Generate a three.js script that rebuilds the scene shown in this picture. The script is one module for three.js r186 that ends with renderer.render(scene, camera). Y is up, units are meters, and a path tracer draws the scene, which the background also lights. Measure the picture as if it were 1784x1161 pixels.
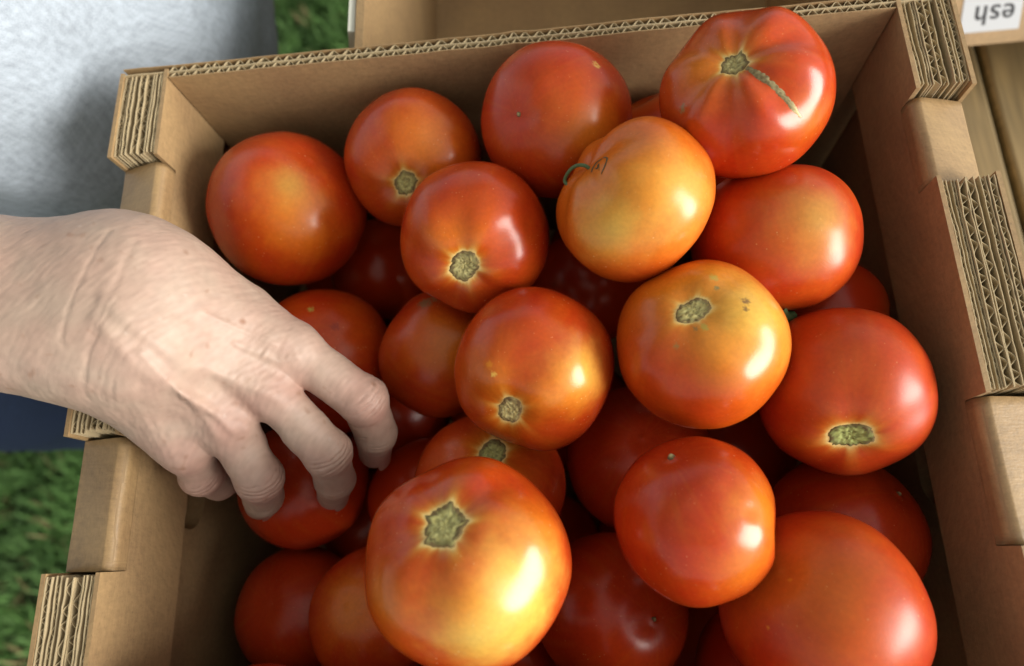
import * as THREE from 'three';
import { mergeGeometries } from 'three/addons/utils/BufferGeometryUtils.js';
import { RoundedBoxGeometry } from 'three/addons/geometries/RoundedBoxGeometry.js';
import { ImprovedNoise } from 'three/addons/math/ImprovedNoise.js';

// ---------------------------------------------------------------- camera, sky, sun, exposure
// origin: inner back corner of the box at rim height; x along the back wall, z towards the photographer
const V = (x, y, z) => new THREE.Vector3(x, y, z);
const scene = new THREE.Scene();
const CAM = V(0.22465, 0.32253, 0.26432);
const FWD = V(-0.09158, -0.95132, -0.2943).normalize(), UPV = V(0.05813, 0.28993, -0.95528).normalize();
const RIGHT = V(0.9941, -0.10459, 0.02875).normalize();
const FPX = 1237, CX = 892, CY = 580.5;                     // focal length and centre in photograph pixels
const camera = new THREE.PerspectiveCamera(50.28, 1024 / 666, 0.02, 200);
camera.position.copy(CAM); camera.up.copy(UPV); camera.lookAt(CAM.clone().add(FWD));
camera.focus = 0.335; camera.userData.fStop = 5;
scene.add(camera);
const at = (px, py, Z) => CAM.clone().addScaledVector(RIGHT, (px - CX) * Z / FPX).addScaledVector(UPV, -(py - CY) * Z / FPX).addScaledVector(FWD, Z);

const SUN_DIR = V(0.88, 0.255, 0.32).normalize();
function makeSky() {
  const w = 256, h = 128, d = new Float32Array(w * h * 4);
  for (let j = 0; j < h; j++) for (let i = 0; i < w; i++) {
    const th = Math.PI * (1 - (j + 0.5) / h), ph = 2 * Math.PI * ((i + 0.5) / w - 0.5);
    const v = V(Math.sin(th) * Math.cos(ph), Math.cos(th), Math.sin(th) * Math.sin(ph));
    const up = Math.max(0, v.y), near = Math.acos(Math.min(1, v.dot(SUN_DIR)));
    const glow = 2.0 * Math.exp(-((near / 0.75) ** 2)), l = 1.0 - 0.25 * up;
    const k = (j * w + i) * 4;
    d[k] = l * 0.97 + glow * 1.06; d[k + 1] = l * 1.0 + glow; d[k + 2] = l * 1.02 + glow * 0.86; d[k + 3] = 1;
  }
  const t = new THREE.DataTexture(d, w, h, THREE.RGBAFormat, THREE.FloatType);
  t.mapping = THREE.EquirectangularReflectionMapping; t.magFilter = t.minFilter = THREE.LinearFilter; t.needsUpdate = true;
  return t;
}
const skyTex = makeSky();
scene.background = skyTex; scene.environment = skyTex;
scene.backgroundIntensity = scene.environmentIntensity = 0.3;

const sun = new THREE.DirectionalLight(new THREE.Color(1, 0.965, 0.89), 2.2);
sun.position.copy(SUN_DIR).multiplyScalar(4); sun.target.position.set(0.2, 0, 0.2);
sun.shadow.radius = 58; sun.castShadow = true; sun.shadow.mapSize.set(2048, 2048);
Object.assign(sun.shadow.camera, { left: -1.5, right: 1.5, top: 1.5, bottom: -1.5, near: 0.5, far: 9 });
scene.add(sun, sun.target);

const renderer = new THREE.WebGLRenderer({ antialias: true });
renderer.setSize(1024, 666); renderer.shadowMap.enabled = true;
renderer.toneMapping = THREE.LinearToneMapping; renderer.toneMappingExposure = 2.4;

// ---------------------------------------------------------------- helpers
const perlin = new ImprovedNoise();
const noise = (x, y, z) => perlin.noise(x, y, z);
const fbm = (x, y, z, o = 3) => { let s = 0, a = 1, n = 0; for (let i = 0; i < o; i++) { s += a * noise(x, y, z); n += a; a *= 0.5; x = x * 2.03 + 7.1; y = y * 2.03 + 3.7; z = z * 2.03 + 11.3; } return s / n; };
function rng(seed) { let s = seed >>> 0; return () => { s = (s + 0x6d2b79f5) | 0; let t = Math.imul(s ^ (s >>> 15), 1 | s); t = (t + Math.imul(t ^ (t >>> 7), 61 | t)) ^ t; return ((t ^ (t >>> 14)) >>> 0) / 4294967296; }; }
const clamp = (x, a = 0, b = 1) => Math.min(b, Math.max(a, x));
const sstep = (a, b, x) => { const t = clamp((x - a) / (b - a)); return t * t * (3 - 2 * t); };
const mix3 = (a, b, t) => [a[0] + (b[0] - a[0]) * t, a[1] + (b[1] - a[1]) * t, a[2] + (b[2] - a[2]) * t];
const rgb = (r, g, b) => new THREE.Color().setRGB(r, g, b);

const taken = {};
function numbered(name) { taken[name] = (taken[name] ?? -1) + 1; return taken[name] ? `${name}_${String(taken[name]).padStart(3, '0')}` : name; }
function tag(o, label, category, group) { o.userData.label = label; o.userData.category = category; if (group) o.userData.group = group; return o; }
function group(name, label, category, grp) { const g = new THREE.Group(); g.name = numbered(name); tag(g, label, category, grp); scene.add(g); return g; }
function part(name, geo, mat, parent) {
  const m = new THREE.Mesh(geo, mat); m.name = parent === scene ? numbered(name) : name;
  m.castShadow = m.receiveShadow = true; parent.add(m); return m;
}
function boxUV(g) {                                            // uv in metres, by the side that a face points to
  if (g.index) g = g.toNonIndexed();
  const p = g.attributes.position, n = g.attributes.normal, uv = new Float32Array(p.count * 2);
  for (let i = 0; i < p.count; i++) {
    const ax = Math.abs(n.getX(i)), ay = Math.abs(n.getY(i)), az = Math.abs(n.getZ(i));
    const [a, b] = ax >= ay && ax >= az ? [p.getZ(i), p.getY(i)] : ay >= az ? [p.getX(i), p.getZ(i)] : [p.getX(i), p.getY(i)];
    uv[i * 2] = a; uv[i * 2 + 1] = b;
  }
  g.setAttribute('uv', new THREE.BufferAttribute(uv, 2)); return g;
}
function tex(w, h, fn, srgb, metres) {                         // fn(i, j) -> [r, g, b] in 0..1 (linear unless srgb)
  const d = new Uint8Array(w * h * 4);
  for (let j = 0; j < h; j++) for (let i = 0; i < w; i++) { const c = fn(i, j), k = (j * w + i) * 4; d[k] = clamp(c[0]) * 255; d[k + 1] = clamp(c[1]) * 255; d[k + 2] = clamp(c[2]) * 255; d[k + 3] = 255; }
  const t = new THREE.DataTexture(d, w, h); t.wrapS = t.wrapT = THREE.RepeatWrapping; t.magFilter = THREE.LinearFilter; t.minFilter = THREE.LinearMipmapLinearFilter; t.generateMipmaps = true;
  if (srgb) t.colorSpace = THREE.SRGBColorSpace;
  if (metres) t.repeat.set(1 / metres, 1 / metres);
  t.needsUpdate = true; return t;
}
const s2 = (x) => Math.pow(clamp(x), 1 / 2.2);                 // linear to stored value of an sRGB map
const tileN = (i, j, w, fx, fy, z) => { const a = (i / w) * Math.PI * 2, b = (j / w) * Math.PI * 2; return noise(Math.cos(a) * fx + 3.3, Math.sin(a) * fx + Math.cos(b) * fy + z, Math.sin(b) * fy + 1.7); };

// ---------------------------------------------------------------- materials
const kraftBase = [0.345, 0.222, 0.104];
const R0 = rng(11);
const kraftMap = tex(512, 512, (i, j) => {
  const fibre = 0.5 * tileN(i, j, 512, 6, 60, 1) + 0.5 * tileN(i, j, 512, 40, 12, 5), cloud = tileN(i, j, 512, 1.2, 1.4, 9), spk = R0();
  const blot = tileN(i, j, 512, 14, 16, 13); let k = 1 + 0.22 * fibre + 0.14 * cloud + 0.14 * blot + 0.12 * (R0() - 0.5) + 0.010 * Math.sin((i / 512) * Math.PI * 2 * 32);
  if (tileN(i, j, 512, 70, 70, 21) > 0.52) k *= 0.84; if (spk > 0.997) k *= 0.75;
  return [s2(kraftBase[0] * k), s2(kraftBase[1] * k * (1 + 0.02 * cloud)), s2(kraftBase[2] * k)];
}, true, 0.25);
const kraftBump = tex(512, 512, (i, j) => { const v = 0.5 + 0.2 * tileN(i, j, 512, 8, 70, 2) + 0.2 * (R0() - 0.5) + 0.04 * Math.sin((i / 512) * Math.PI * 2 * 32); return [v, v, v]; }, false, 0.25);
const kraft = new THREE.MeshStandardMaterial({ map: kraftMap, bumpMap: kraftBump, bumpScale: 0.00025, roughness: 0.62 });
const kraftFold = new THREE.MeshStandardMaterial({ map: kraftMap, bumpMap: kraftBump, bumpScale: 0.0002, roughness: 0.42, color: rgb(1, 1, 1) });
const cutEdge = new THREE.MeshStandardMaterial({ color: rgb(0.47, 0.37, 0.22), roughness: 0.8, bumpMap: kraftBump, bumpScale: 0.0003 });
const paleCard = new THREE.MeshStandardMaterial({ color: rgb(0.66, 0.66, 0.58), roughness: 0.6 });

// ---------------------------------------------------------------- setting: lawn, table
const GROUND = -0.985, TABLE = -0.2425;
{
  const soil = tex(256, 256, (i, j) => { const k = 1 + 0.5 * tileN(i, j, 256, 6, 6, 3) + 0.4 * tileN(i, j, 256, 20, 20, 8); return [s2(0.035 * k), s2(0.06 * k), s2(0.016 * k)]; }, true, 0.6);
  const g = new THREE.PlaneGeometry(120, 120, 1, 1).rotateX(-Math.PI / 2);
  const uv = g.attributes.uv; for (let i = 0; i < uv.count; i++) uv.setXY(i, uv.getX(i) * 120, uv.getY(i) * 120);
  const lawn = part('lawn', g, new THREE.MeshStandardMaterial({ map: soil, roughness: 0.95 }), scene);
  lawn.position.set(0, GROUND, 0); lawn.userData.kind = 'structure';
  // blades of grass: nobody could count them
  const r = rng(5), pos = [], idx = [];
  for (let b = 0; b < 6; b++) {
    const a = r() * 6.28, l = 0.03 + 0.035 * r(), lean = 0.012 + 0.03 * r(), w = 0.0016 + 0.0012 * r(), ox = (r() - 0.5) * 0.022, oz = (r() - 0.5) * 0.022;
    const dx = Math.cos(a), dz = Math.sin(a), n = pos.length / 3;
    for (const [t, k] of [[0, 1], [0.5, 0.85], [1, 0.12]]) for (const s of [-1, 1]) pos.push(ox + dx * lean * t * t - dz * w * k * s, l * t * (1 - 0.2 * t), oz + dz * lean * t * t + dx * w * k * s);
    idx.push(n, n + 1, n + 2, n + 1, n + 3, n + 2, n + 2, n + 3, n + 4, n + 3, n + 5, n + 4);
  }
  const tuft = new THREE.BufferGeometry(); tuft.setAttribute('position', new THREE.Float32BufferAttribute(pos, 3)); tuft.setIndex(idx); tuft.computeVertexNormals();
  const N = 42000, m = new THREE.InstancedMesh(tuft, new THREE.MeshPhysicalMaterial({ color: rgb(1, 1, 1), roughness: 0.7, side: THREE.DoubleSide }), N);
  const M = new THREE.Matrix4(), q = new THREE.Quaternion(), Y = V(0, 1, 0), c = new THREE.Color();
  for (let i = 0; i < N; i++) {
    const x = -2.2 + 2.9 * r(), z = -2.3 + 3.9 * r(), s = 0.75 + 0.6 * r(), patch = noise(x * 5, 2, z * 5) + 0.5 * noise(x * 17, 5, z * 17);
    M.compose(V(x, GROUND, z), q.setFromAxisAngle(Y, r() * 6.28), V(s, s * (0.9 + 0.5 * patch), s)); m.setMatrixAt(i, M);
    const k = 0.75 + 0.5 * r() + 0.5 * patch, dry = r() < 0.07 ? 1 : 0;
    m.setColorAt(i, dry ? c.setRGB(0.28, 0.24, 0.10) : c.setRGB(0.12 * k, 0.25 * k, 0.06 * k));
  }
  m.name = 'grass'; m.castShadow = m.receiveShadow = true; tag(m, 'green lawn grass growing around the table and the person', 'grass'); m.userData.kind = 'stuff'; scene.add(m);
}
{
  const woodMap = tex(256, 1024, (i, j) => {
    const g = tileN(i, j, 256, 9, 0.8, 4) + 0.6 * tileN(i, j, 256, 26, 1.3, 7), kn = tileN(i, j, 256, 1.5, 1, 2), k = 1 + 0.33 * g + 0.2 * kn;
    return [s2(0.25 * k), s2(0.175 * k), s2(0.075 * k)];
  }, true);
  woodMap.repeat.set(1 / 0.28, 1 / 1.1);
  const wood = new THREE.MeshStandardMaterial({ map: woodMap, bumpMap: woodMap, bumpScale: 0.0008, roughness: 0.5 });
  const t = group('wooden_table', 'weathered brown plank table under the tomato box', 'table');
  const x0 = 0.018, pw = 0.138, gap = 0.006;
  for (let i = 0; i < 9; i++) {
    const g = boxUV(new RoundedBoxGeometry(pw, 0.036, 1.9, 2, 0.004)); const uv = g.attributes.uv;
    for (let k = 0; k < uv.count; k++) uv.setXY(k, uv.getX(k) + i * 0.37, uv.getY(k) + i * 0.61);
    part('plank', g, wood, t).position.set(x0 + pw / 2 + i * (pw + gap), TABLE - 0.018, -0.15);
  }
  for (const z of [-0.9, 0.6]) {
    part('crossbar', boxUV(new RoundedBoxGeometry(1.24, 0.07, 0.04, 2, 0.003)), wood, t).position.set(0.66, TABLE - 0.0725, z);
    for (const x of [0.16, 1.18]) part('leg', boxUV(new RoundedBoxGeometry(0.08, 0.625, 0.08, 2, 0.004)), wood, t).position.set(x, GROUND + 0.3125, z);
  }
}
// the market canopy whose roof keeps the overhead sky off the box
{
  const t = group('market_canopy', 'pale fabric market canopy on four poles over the table', 'canopy');
  const cloth = new THREE.MeshPhysicalMaterial({ color: rgb(0.7, 0.7, 0.68), roughness: 1, transmission: 0.4, thickness: 0, side: THREE.DoubleSide });
  const steel = new THREE.MeshStandardMaterial({ color: rgb(0.55, 0.56, 0.57), roughness: 0.4, metalness: 0.6 });
  const X0 = -1.9, X1 = 0.9, Z0 = -1.9, Z1 = 1.25, E = 1.15, P = 1.9, mx = (X0 + X1) / 2, mz = (Z0 + Z1) / 2;
  const g = new THREE.BufferGeometry();
  g.setAttribute('position', new THREE.Float32BufferAttribute([X0, E, Z0, X1, E, Z0, X1, E, Z1, X0, E, Z1, mx, P, mz], 3));
  g.setIndex([1, 0, 4, 2, 1, 4, 3, 2, 4, 0, 3, 4]); const gg = g.toNonIndexed(); gg.computeVertexNormals();
  part('roof', gg, cloth, t);
  for (const x of [X0 + 0.03, X1 - 0.03]) for (const z of [Z0 + 0.03, Z1 - 0.03]) part('pole', new THREE.CylinderGeometry(0.018, 0.018, E - GROUND, 16), steel, t).position.set(x, (E + GROUND) / 2, z);
}

// ---------------------------------------------------------------- the tomato box
const W = 0.40, L = 0.39, FLOOR = -0.238;
// an upright sheet that follows x = off(s) along s in [s0, s1], from y0 to top(s); axis 'z' or 'x'
function ribbon(off, s0, s1, y0, top, th, step, axis) {
  const n = Math.max(1, Math.round((s1 - s0) / step)), pos = [], idx = [];
  for (let i = 0; i <= n; i++) {
    const s = s0 + (s1 - s0) * i / n, e = 1e-5, o = off(s), d = (off(s + e) - off(s - e)) / (2 * e), l = Math.hypot(1, d), nx = 1 / l * th / 2, nz = -d / l * th / 2, y = top(s);
    for (const [k, yy] of [[-1, y0], [-1, y], [1, y], [1, y0]]) { const a = o + k * nx, b = s + k * nz; axis === 'z' ? pos.push(a, yy, b) : pos.push(b, yy, a); }
  }
  for (let i = 0; i < n; i++) for (let k = 0; k < 3; k++) { const a = i * 4 + k, b = a + 4; axis === 'z' ? idx.push(a, a + 1, b, a + 1, b + 1, b) : idx.push(a, b, a + 1, a + 1, b, b + 1); }
  idx.push(0, 2, 1, 0, 3, 2); const e = n * 4; idx.push(e, e + 1, e + 2, e, e + 2, e + 3);
  const g = new THREE.BufferGeometry(); g.setAttribute('position', new THREE.Float32BufferAttribute(pos, 3)); g.setIndex(idx);
  const f = g.toNonIndexed(); f.computeVertexNormals(); return boxUV(f);
}
const slab = (x0, x1, y0, y1, z0, z1) => { const g = new THREE.BoxGeometry(x1 - x0, y1 - y0, z1 - z0); g.translate((x0 + x1) / 2, (y0 + y1) / 2, (z0 + z1) / 2); return g; };
function sheetZY(outline, holes, x0, x1) {                     // outline of [z, y] made into a board from x0 to x1
  const s = new THREE.Shape(outline.map(([z, y]) => new THREE.Vector2(z, y)));
  for (const h of holes) s.holes.push(new THREE.Path(h.map(([z, y]) => new THREE.Vector2(z, y))));
  const g = new THREE.ExtrudeGeometry(s, { depth: x1 - x0, bevelEnabled: false, curveSegments: 6 });
  g.applyMatrix4(new THREE.Matrix4().makeBasis(V(0, 0, 1), V(0, 1, 0), V(-1, 0, 0))); g.translate(x1, 0, 0); return boxUV(g);
}
const slot = (z0, z1, y0, y1) => { const r = (y1 - y0) / 2, c = (y0 + y1) / 2, p = []; for (let i = 0; i <= 12; i++) { const a = Math.PI / 2 + Math.PI * i / 12; p.push([z0 + r + r * Math.cos(a), c + r * Math.sin(a)]); } for (let i = 0; i <= 12; i++) { const a = -Math.PI / 2 + Math.PI * i / 12; p.push([z1 - r + r * Math.cos(a), c + r * Math.sin(a)]); } return p; };
{
  const box = group('tomato_box', 'brown corrugated cardboard box with notched folded sides full of tomatoes', 'box');
  const TH = 0.029, DROP = 0.0105, tabs = [[-0.006, 0.049], [0.098, 0.204], [0.268, 0.341], [0.372, L + 0.006]];
  const folds = [[0.049, 0.098], [0.204, 0.268], [0.341, 0.372]];
  const wallSide = (sx, seed) => {                              // sx = -1: at x = 0, sx = 1: at x = W; local x runs outwards from the inner face
    const place = (g) => { if (sx < 0) g.applyMatrix4(new THREE.Matrix4().makeScale(-1, 1, 1)); else g.translate(W, 0, 0); if (sx < 0) { if (g.index) { const a = g.index.array; for (let i = 0; i < a.length; i += 3) { const t = a[i]; a[i] = a[i + 1]; a[i + 1] = t; } } else for (const nm of Object.keys(g.attributes)) { const A = g.attributes[nm], k = A.itemSize; for (let i = 0; i < A.count; i += 3) for (let c = 0; c < k; c++) { const t = A.array[i * k + c]; A.array[i * k + c] = A.array[(i + 1) * k + c]; A.array[(i + 1) * k + c] = t; } } } return g; };
    const r = rng(seed);
    const crenel = (bot, foldTop) => { const p = [[tabs[0][0], bot], [tabs[3][1], bot]]; for (let i = 3; i >= 0; i--) { p.push([tabs[i][1], -0.0006 * r()], [tabs[i][0], -0.0006 * r()]); if (i) { p.push([tabs[i][0], foldTop], [tabs[i - 1][1], foldTop]); } } return p; };
    part('inner_panel', place(sheetZY(crenel(-0.067, -0.019), [], 0, 0.0022)), kraft, box);
    part('outer_panel', place(sheetZY(crenel(-0.067, -0.019), [], TH - 0.0022, TH)), kraft, box);
    part('wall_core', place(boxUV(slab(0.0024, TH - 0.0024, -0.066, -0.042, -0.004, L + 0.004))), kraft, box);
    part('side_wall', place(sheetZY([[-0.006, FLOOR], [L + 0.006, FLOOR], [L + 0.006, -0.0675], [-0.006, -0.0675]], [slot(0.148, 0.246, -0.112, -0.083)], 0.0145, TH - 0.0042)), kraft, box);
    part('outer_wall', place(boxUV(slab(TH - 0.004, TH, FLOOR, -0.0675, -0.006, L + 0.006))), kraft, box);
    for (const [z0, z1] of folds) {                             // rolled-over top between the tabs
      const p = [], rin = 0.0055, rout = 0.002, yi = -0.0080, yo = -0.0150;
      p.push([0, -0.0192]); for (let i = 0; i <= 10; i++) { const a = Math.PI - Math.PI / 2 * i / 10; p.push([rin + rin * Math.cos(a), yi - rin + rin * Math.sin(a)]); }
      for (let i = 1; i < 6; i++) { const t = i / 6, x = rin + (TH - rin - rout) * t; p.push([x, yi + (yo - yi) * t + 0.0004 * Math.sin(t * Math.PI)]); }
      for (let i = 0; i <= 6; i++) { const a = Math.PI / 2 - Math.PI / 2 * i / 6; p.push([TH - rout + rout * Math.cos(a), yo - rout + rout * Math.sin(a)]); }
      p.push([TH, -0.0192]);
      const n = 14, pos = [], idx = [], m = p.length;
      for (let k = 0; k <= n; k++) for (let i = 0; i < m; i++) { const z = z0 + 0.0004 + (z1 - z0 - 0.0008) * k / n; const w = i && i < m - 1 ? 0.0005 * noise(i * 0.11, z * 40, seed) : 0; pos.push(p[i][0] + (i && i < m - 1 && p[i][1] > -0.03 ? 0 : 0), p[i][1] + w, z); }
      for (let k = 0; k < n; k++) for (let i = 0; i < m - 1; i++) { const a = k * m + i, b = a + m; idx.push(a, b, a + 1, a + 1, b, b + 1); }
      for (const [k, f] of [[0, 1], [n, 0]]) { const c = pos.length / 3; let sx2 = 0, sy = 0; for (let i = 0; i < m; i++) { sx2 += p[i][0]; sy += p[i][1]; } pos.push(sx2 / m, sy / m, z0 + (z1 - z0) * k / n); for (let i = 0; i < m - 1; i++) f ? idx.push(c, k * m + i, k * m + i + 1) : idx.push(c, k * m + i + 1, k * m + i); }
      const g = new THREE.BufferGeometry(); g.setAttribute('position', new THREE.Float32BufferAttribute(pos, 3)); g.setIndex(idx); g.computeVertexNormals();
      part('folded_edge', place(boxUV(g)), kraftFold, box);
    }
    for (const [z0, z1] of tabs) {                              // upright stack of boards: cut edges face up
      const tab = new THREE.Group(); tab.name = 'tab'; box.add(tab);
      const boards = [[0.0024, 0.0019, 0], [0.0066, 0.0017, 0], [0.0088, 0.0038, 1], [0.0127, 0.0038, 1], [0.0192, 0.0026, 0], [0.0232, 0.0030, 0]];
      boards.forEach(([x, t, open], bi) => {
        const y = -0.0004 - 0.0016 * r(), bend = 0.0008 * (r() - 0.5), sd = r() * 99, za = z0 + 0.001 + 0.0016 * r(), zb = z1 - 0.001 - 0.0016 * r();
        const warp = (z) => bend * Math.sin((z - z0) / (z1 - z0) * 3.1) + 0.0005 * noise(z * 45, sd, 1), top = (z) => y + 0.0006 * noise(z * 130, sd, 5) + 0.0003 * noise(z * 600, sd, 2);
        for (const o of [0.0003, t]) part('liner', place(ribbon((z) => x + o + warp(z), za, zb, -0.0425, top, 0.00042, 0.0025, 'z')), cutEdge, tab);
        const per = open ? 0.0082 : 0.0060, amp = (t - 0.0008) / 2;
        part('fluting', place(ribbon((z) => { const a = (z / per + sd + 0.5 * noise(z * 80, sd, 8)) * 2 * Math.PI; return x + t / 2 + 0.00015 + warp(z) + amp * (1 - 0.2 * noise(z * 70, sd, 3)) * Math.sin(a); }, za, zb, -0.0425, (z) => top(z) - 0.0006, 0.00028, per / 10, 'z')), cutEdge, tab);
      });
    }
  };
  wallSide(-1, 21); wallSide(1, 57);
  const endWall = (dir, seed) => {                              // dir = -1: back wall, 1: front wall; a double-wall board
    const T = 0.0082, z0 = dir < 0 ? 0 : L, place = (a) => z0 + dir * a, x0 = 0.0008, x1 = W - 0.0008;
    const warp = (x) => 0.0012 * noise(x * 9, seed, 2) + 0.0016 * Math.exp(-(((x - 0.2) / 0.006) ** 2)) * 0.6;
    const top = (x) => -0.0004 + 0.0007 * noise(x * 40, seed, 4) + 0.0003 * noise(x * 300, seed, 9);
    part('wall_panel', ribbon((x) => place(0.0004 + Math.max(0, warp(x))), x0, x1, FLOOR, top, 0.0006, 0.004, 'x'), kraft, box);
    for (const o of [0.0041, T]) part('liner', ribbon((x) => place(o + Math.max(0, warp(x))), x0 - 0.0285, x1 + 0.0285, o === T ? FLOOR : -0.03, top, 0.0005, 0.004, 'x'), o === T ? kraft : cutEdge, box);
    for (const o of [0.00225, 0.00615]) part('fluting', ribbon((x) => place(o + Math.max(0, warp(x)) + 0.0016 * Math.sin((x / 0.0068 + o * 300 + 0.5 * noise(x * 60, seed, o * 900)) * 6.2832)), x0, x1, -0.03, (x) => top(x) - 0.0005, 0.00028, 0.0007, 'x'), cutEdge, box);
  };
  endWall(-1, 4); endWall(1, 8);
  part('box_floor', boxUV(slab(-0.028, W + 0.028, -0.2415, FLOOR - 0.0005, -0.008, L + 0.008)), kraft, box);
}
// open box behind, on the same table
{
  const b = group('open_box', 'plain empty brown cardboard box standing against the back of the tomato box', 'box');
  const x0 = 0.107, x1 = 0.415, z1 = -0.0185, z0 = -0.36, y1 = -0.022, y0 = TABLE + 0.001, t = 0.005;
  part('side_panel', boxUV(slab(x0 - t, x0, y0, y1, z0, z1)), kraft, b); part('side_panel', boxUV(slab(x1, x1 + t, y0, y1, z0, z1)), kraft, b);
  part('end_panel', boxUV(slab(x0, x1, y0, y1, z1 - t, z1 - 0.0005)), kraft, b); part('end_panel', boxUV(slab(x0, x1, y0, y1, z0, z0 + t)), kraft, b);
  part('box_bottom', boxUV(slab(x0, x1, y0, y0 + t, z0 + t, z1 - t)), kraft, b);
  const f = part('flap', boxUV(new THREE.BoxGeometry(0.004, 0.10, 0.30)), paleCard, b);
  f.rotation.z = -0.27; f.position.set(x0 - t - 0.0165, y1 - 0.05, -0.19);
}
// low carton with a printed label, further along the table
{
  const b = group('labelled_carton', 'low brown carton with a white printed label on its hanging flap', 'box');
  const hinge = V(0.72, -0.125, -0.222), len = 0.125, a = 0.72;   // the flap slopes down towards the tomato box
  const x0 = 0.52, x1 = 0.95, t = 0.005, z1 = -0.222, z0 = -0.52, y0 = TABLE + 0.001, y1 = -0.125;
  part('side_panel', boxUV(slab(x0, x0 + t, y0, y1, z0, z1)), kraft, b); part('side_panel', boxUV(slab(x1 - t, x1, y0, y1, z0, z1)), kraft, b);
  part('end_panel', boxUV(slab(x0 + t, x1 - t, y0, y1, z1 - t, z1 - 0.0003)), kraft, b); part('end_panel', boxUV(slab(x0 + t, x1 - t, y0, y1, z0, z0 + t)), kraft, b);
  part('box_bottom', boxUV(slab(x0 + t, x1 - t, y0, y0 + t, z0 + t, z1 - t)), kraft, b);
  const pivot = new THREE.Group(); pivot.name = 'flap'; pivot.position.copy(hinge); pivot.rotation.x = a; b.add(pivot);
  const sheet = boxUV(new THREE.BoxGeometry(0.42, 0.004, len)); sheet.translate(0, 0.002, len / 2 + 0.002); part('flap_sheet', sheet, kraft, pivot);
  const cv = document.createElement('canvas'); cv.width = 256; cv.height = 280; const c = cv.getContext('2d');
  c.fillStyle = '#bcc0c7'; c.fillRect(0, 0, 256, 280); c.save(); c.translate(256, 280); c.rotate(Math.PI);
  c.fillStyle = '#191a20'; c.font = 'bold 108px sans-serif'; c.fillText('esh', 26, 110); c.fillStyle = '#8a2a26'; c.fillRect(120, 170, 62, 60); c.restore();
  const lt = new THREE.CanvasTexture(cv); lt.colorSpace = THREE.SRGBColorSpace;
  const lg = new THREE.PlaneGeometry(0.046, 0.05).rotateX(-Math.PI / 2); lg.translate(-0.1465, 0.0044, len - 0.033);
  part('label', lg, new THREE.MeshStandardMaterial({ map: lt, roughness: 0.45 }), pivot);
  part('flap', boxUV(slab(x0 + 0.115, x0 + 0.2, -0.2, -0.196, -0.13, -0.07)), kraft, b);
}

// ---------------------------------------------------------------- tomatoes
const RED = [0.41, 0.025, 0.0024], ORANGE = [0.53, 0.085, 0.0028], AMBER = [0.61, 0.205, 0.009], YELLOW = [0.72, 0.46, 0.075], OLIVE = [0.42, 0.33, 0.06], CREAM = [0.78, 0.66, 0.36];
const PIG = { RED, ORANGE, AMBER, YELLOW, OLIVE, CREAM };
const scarMat = new THREE.MeshStandardMaterial({ vertexColors: true, roughness: 0.85 });
const corkMat = new THREE.MeshStandardMaterial({ vertexColors: true, roughness: 0.9 });
const greenMat = new THREE.MeshStandardMaterial({ color: rgb(0.07, 0.12, 0.04), roughness: 0.6 });
const skinMicro = tex(256, 256, (i, j) => { const v = 0.5 + 0.25 * tileN(i, j, 256, 14, 14, 3) + 0.15 * tileN(i, j, 256, 40, 40, 6); return [v, v, v]; }, false); skinMicro.repeat.set(6, 3);
let tomatoSeed = 0;
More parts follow.
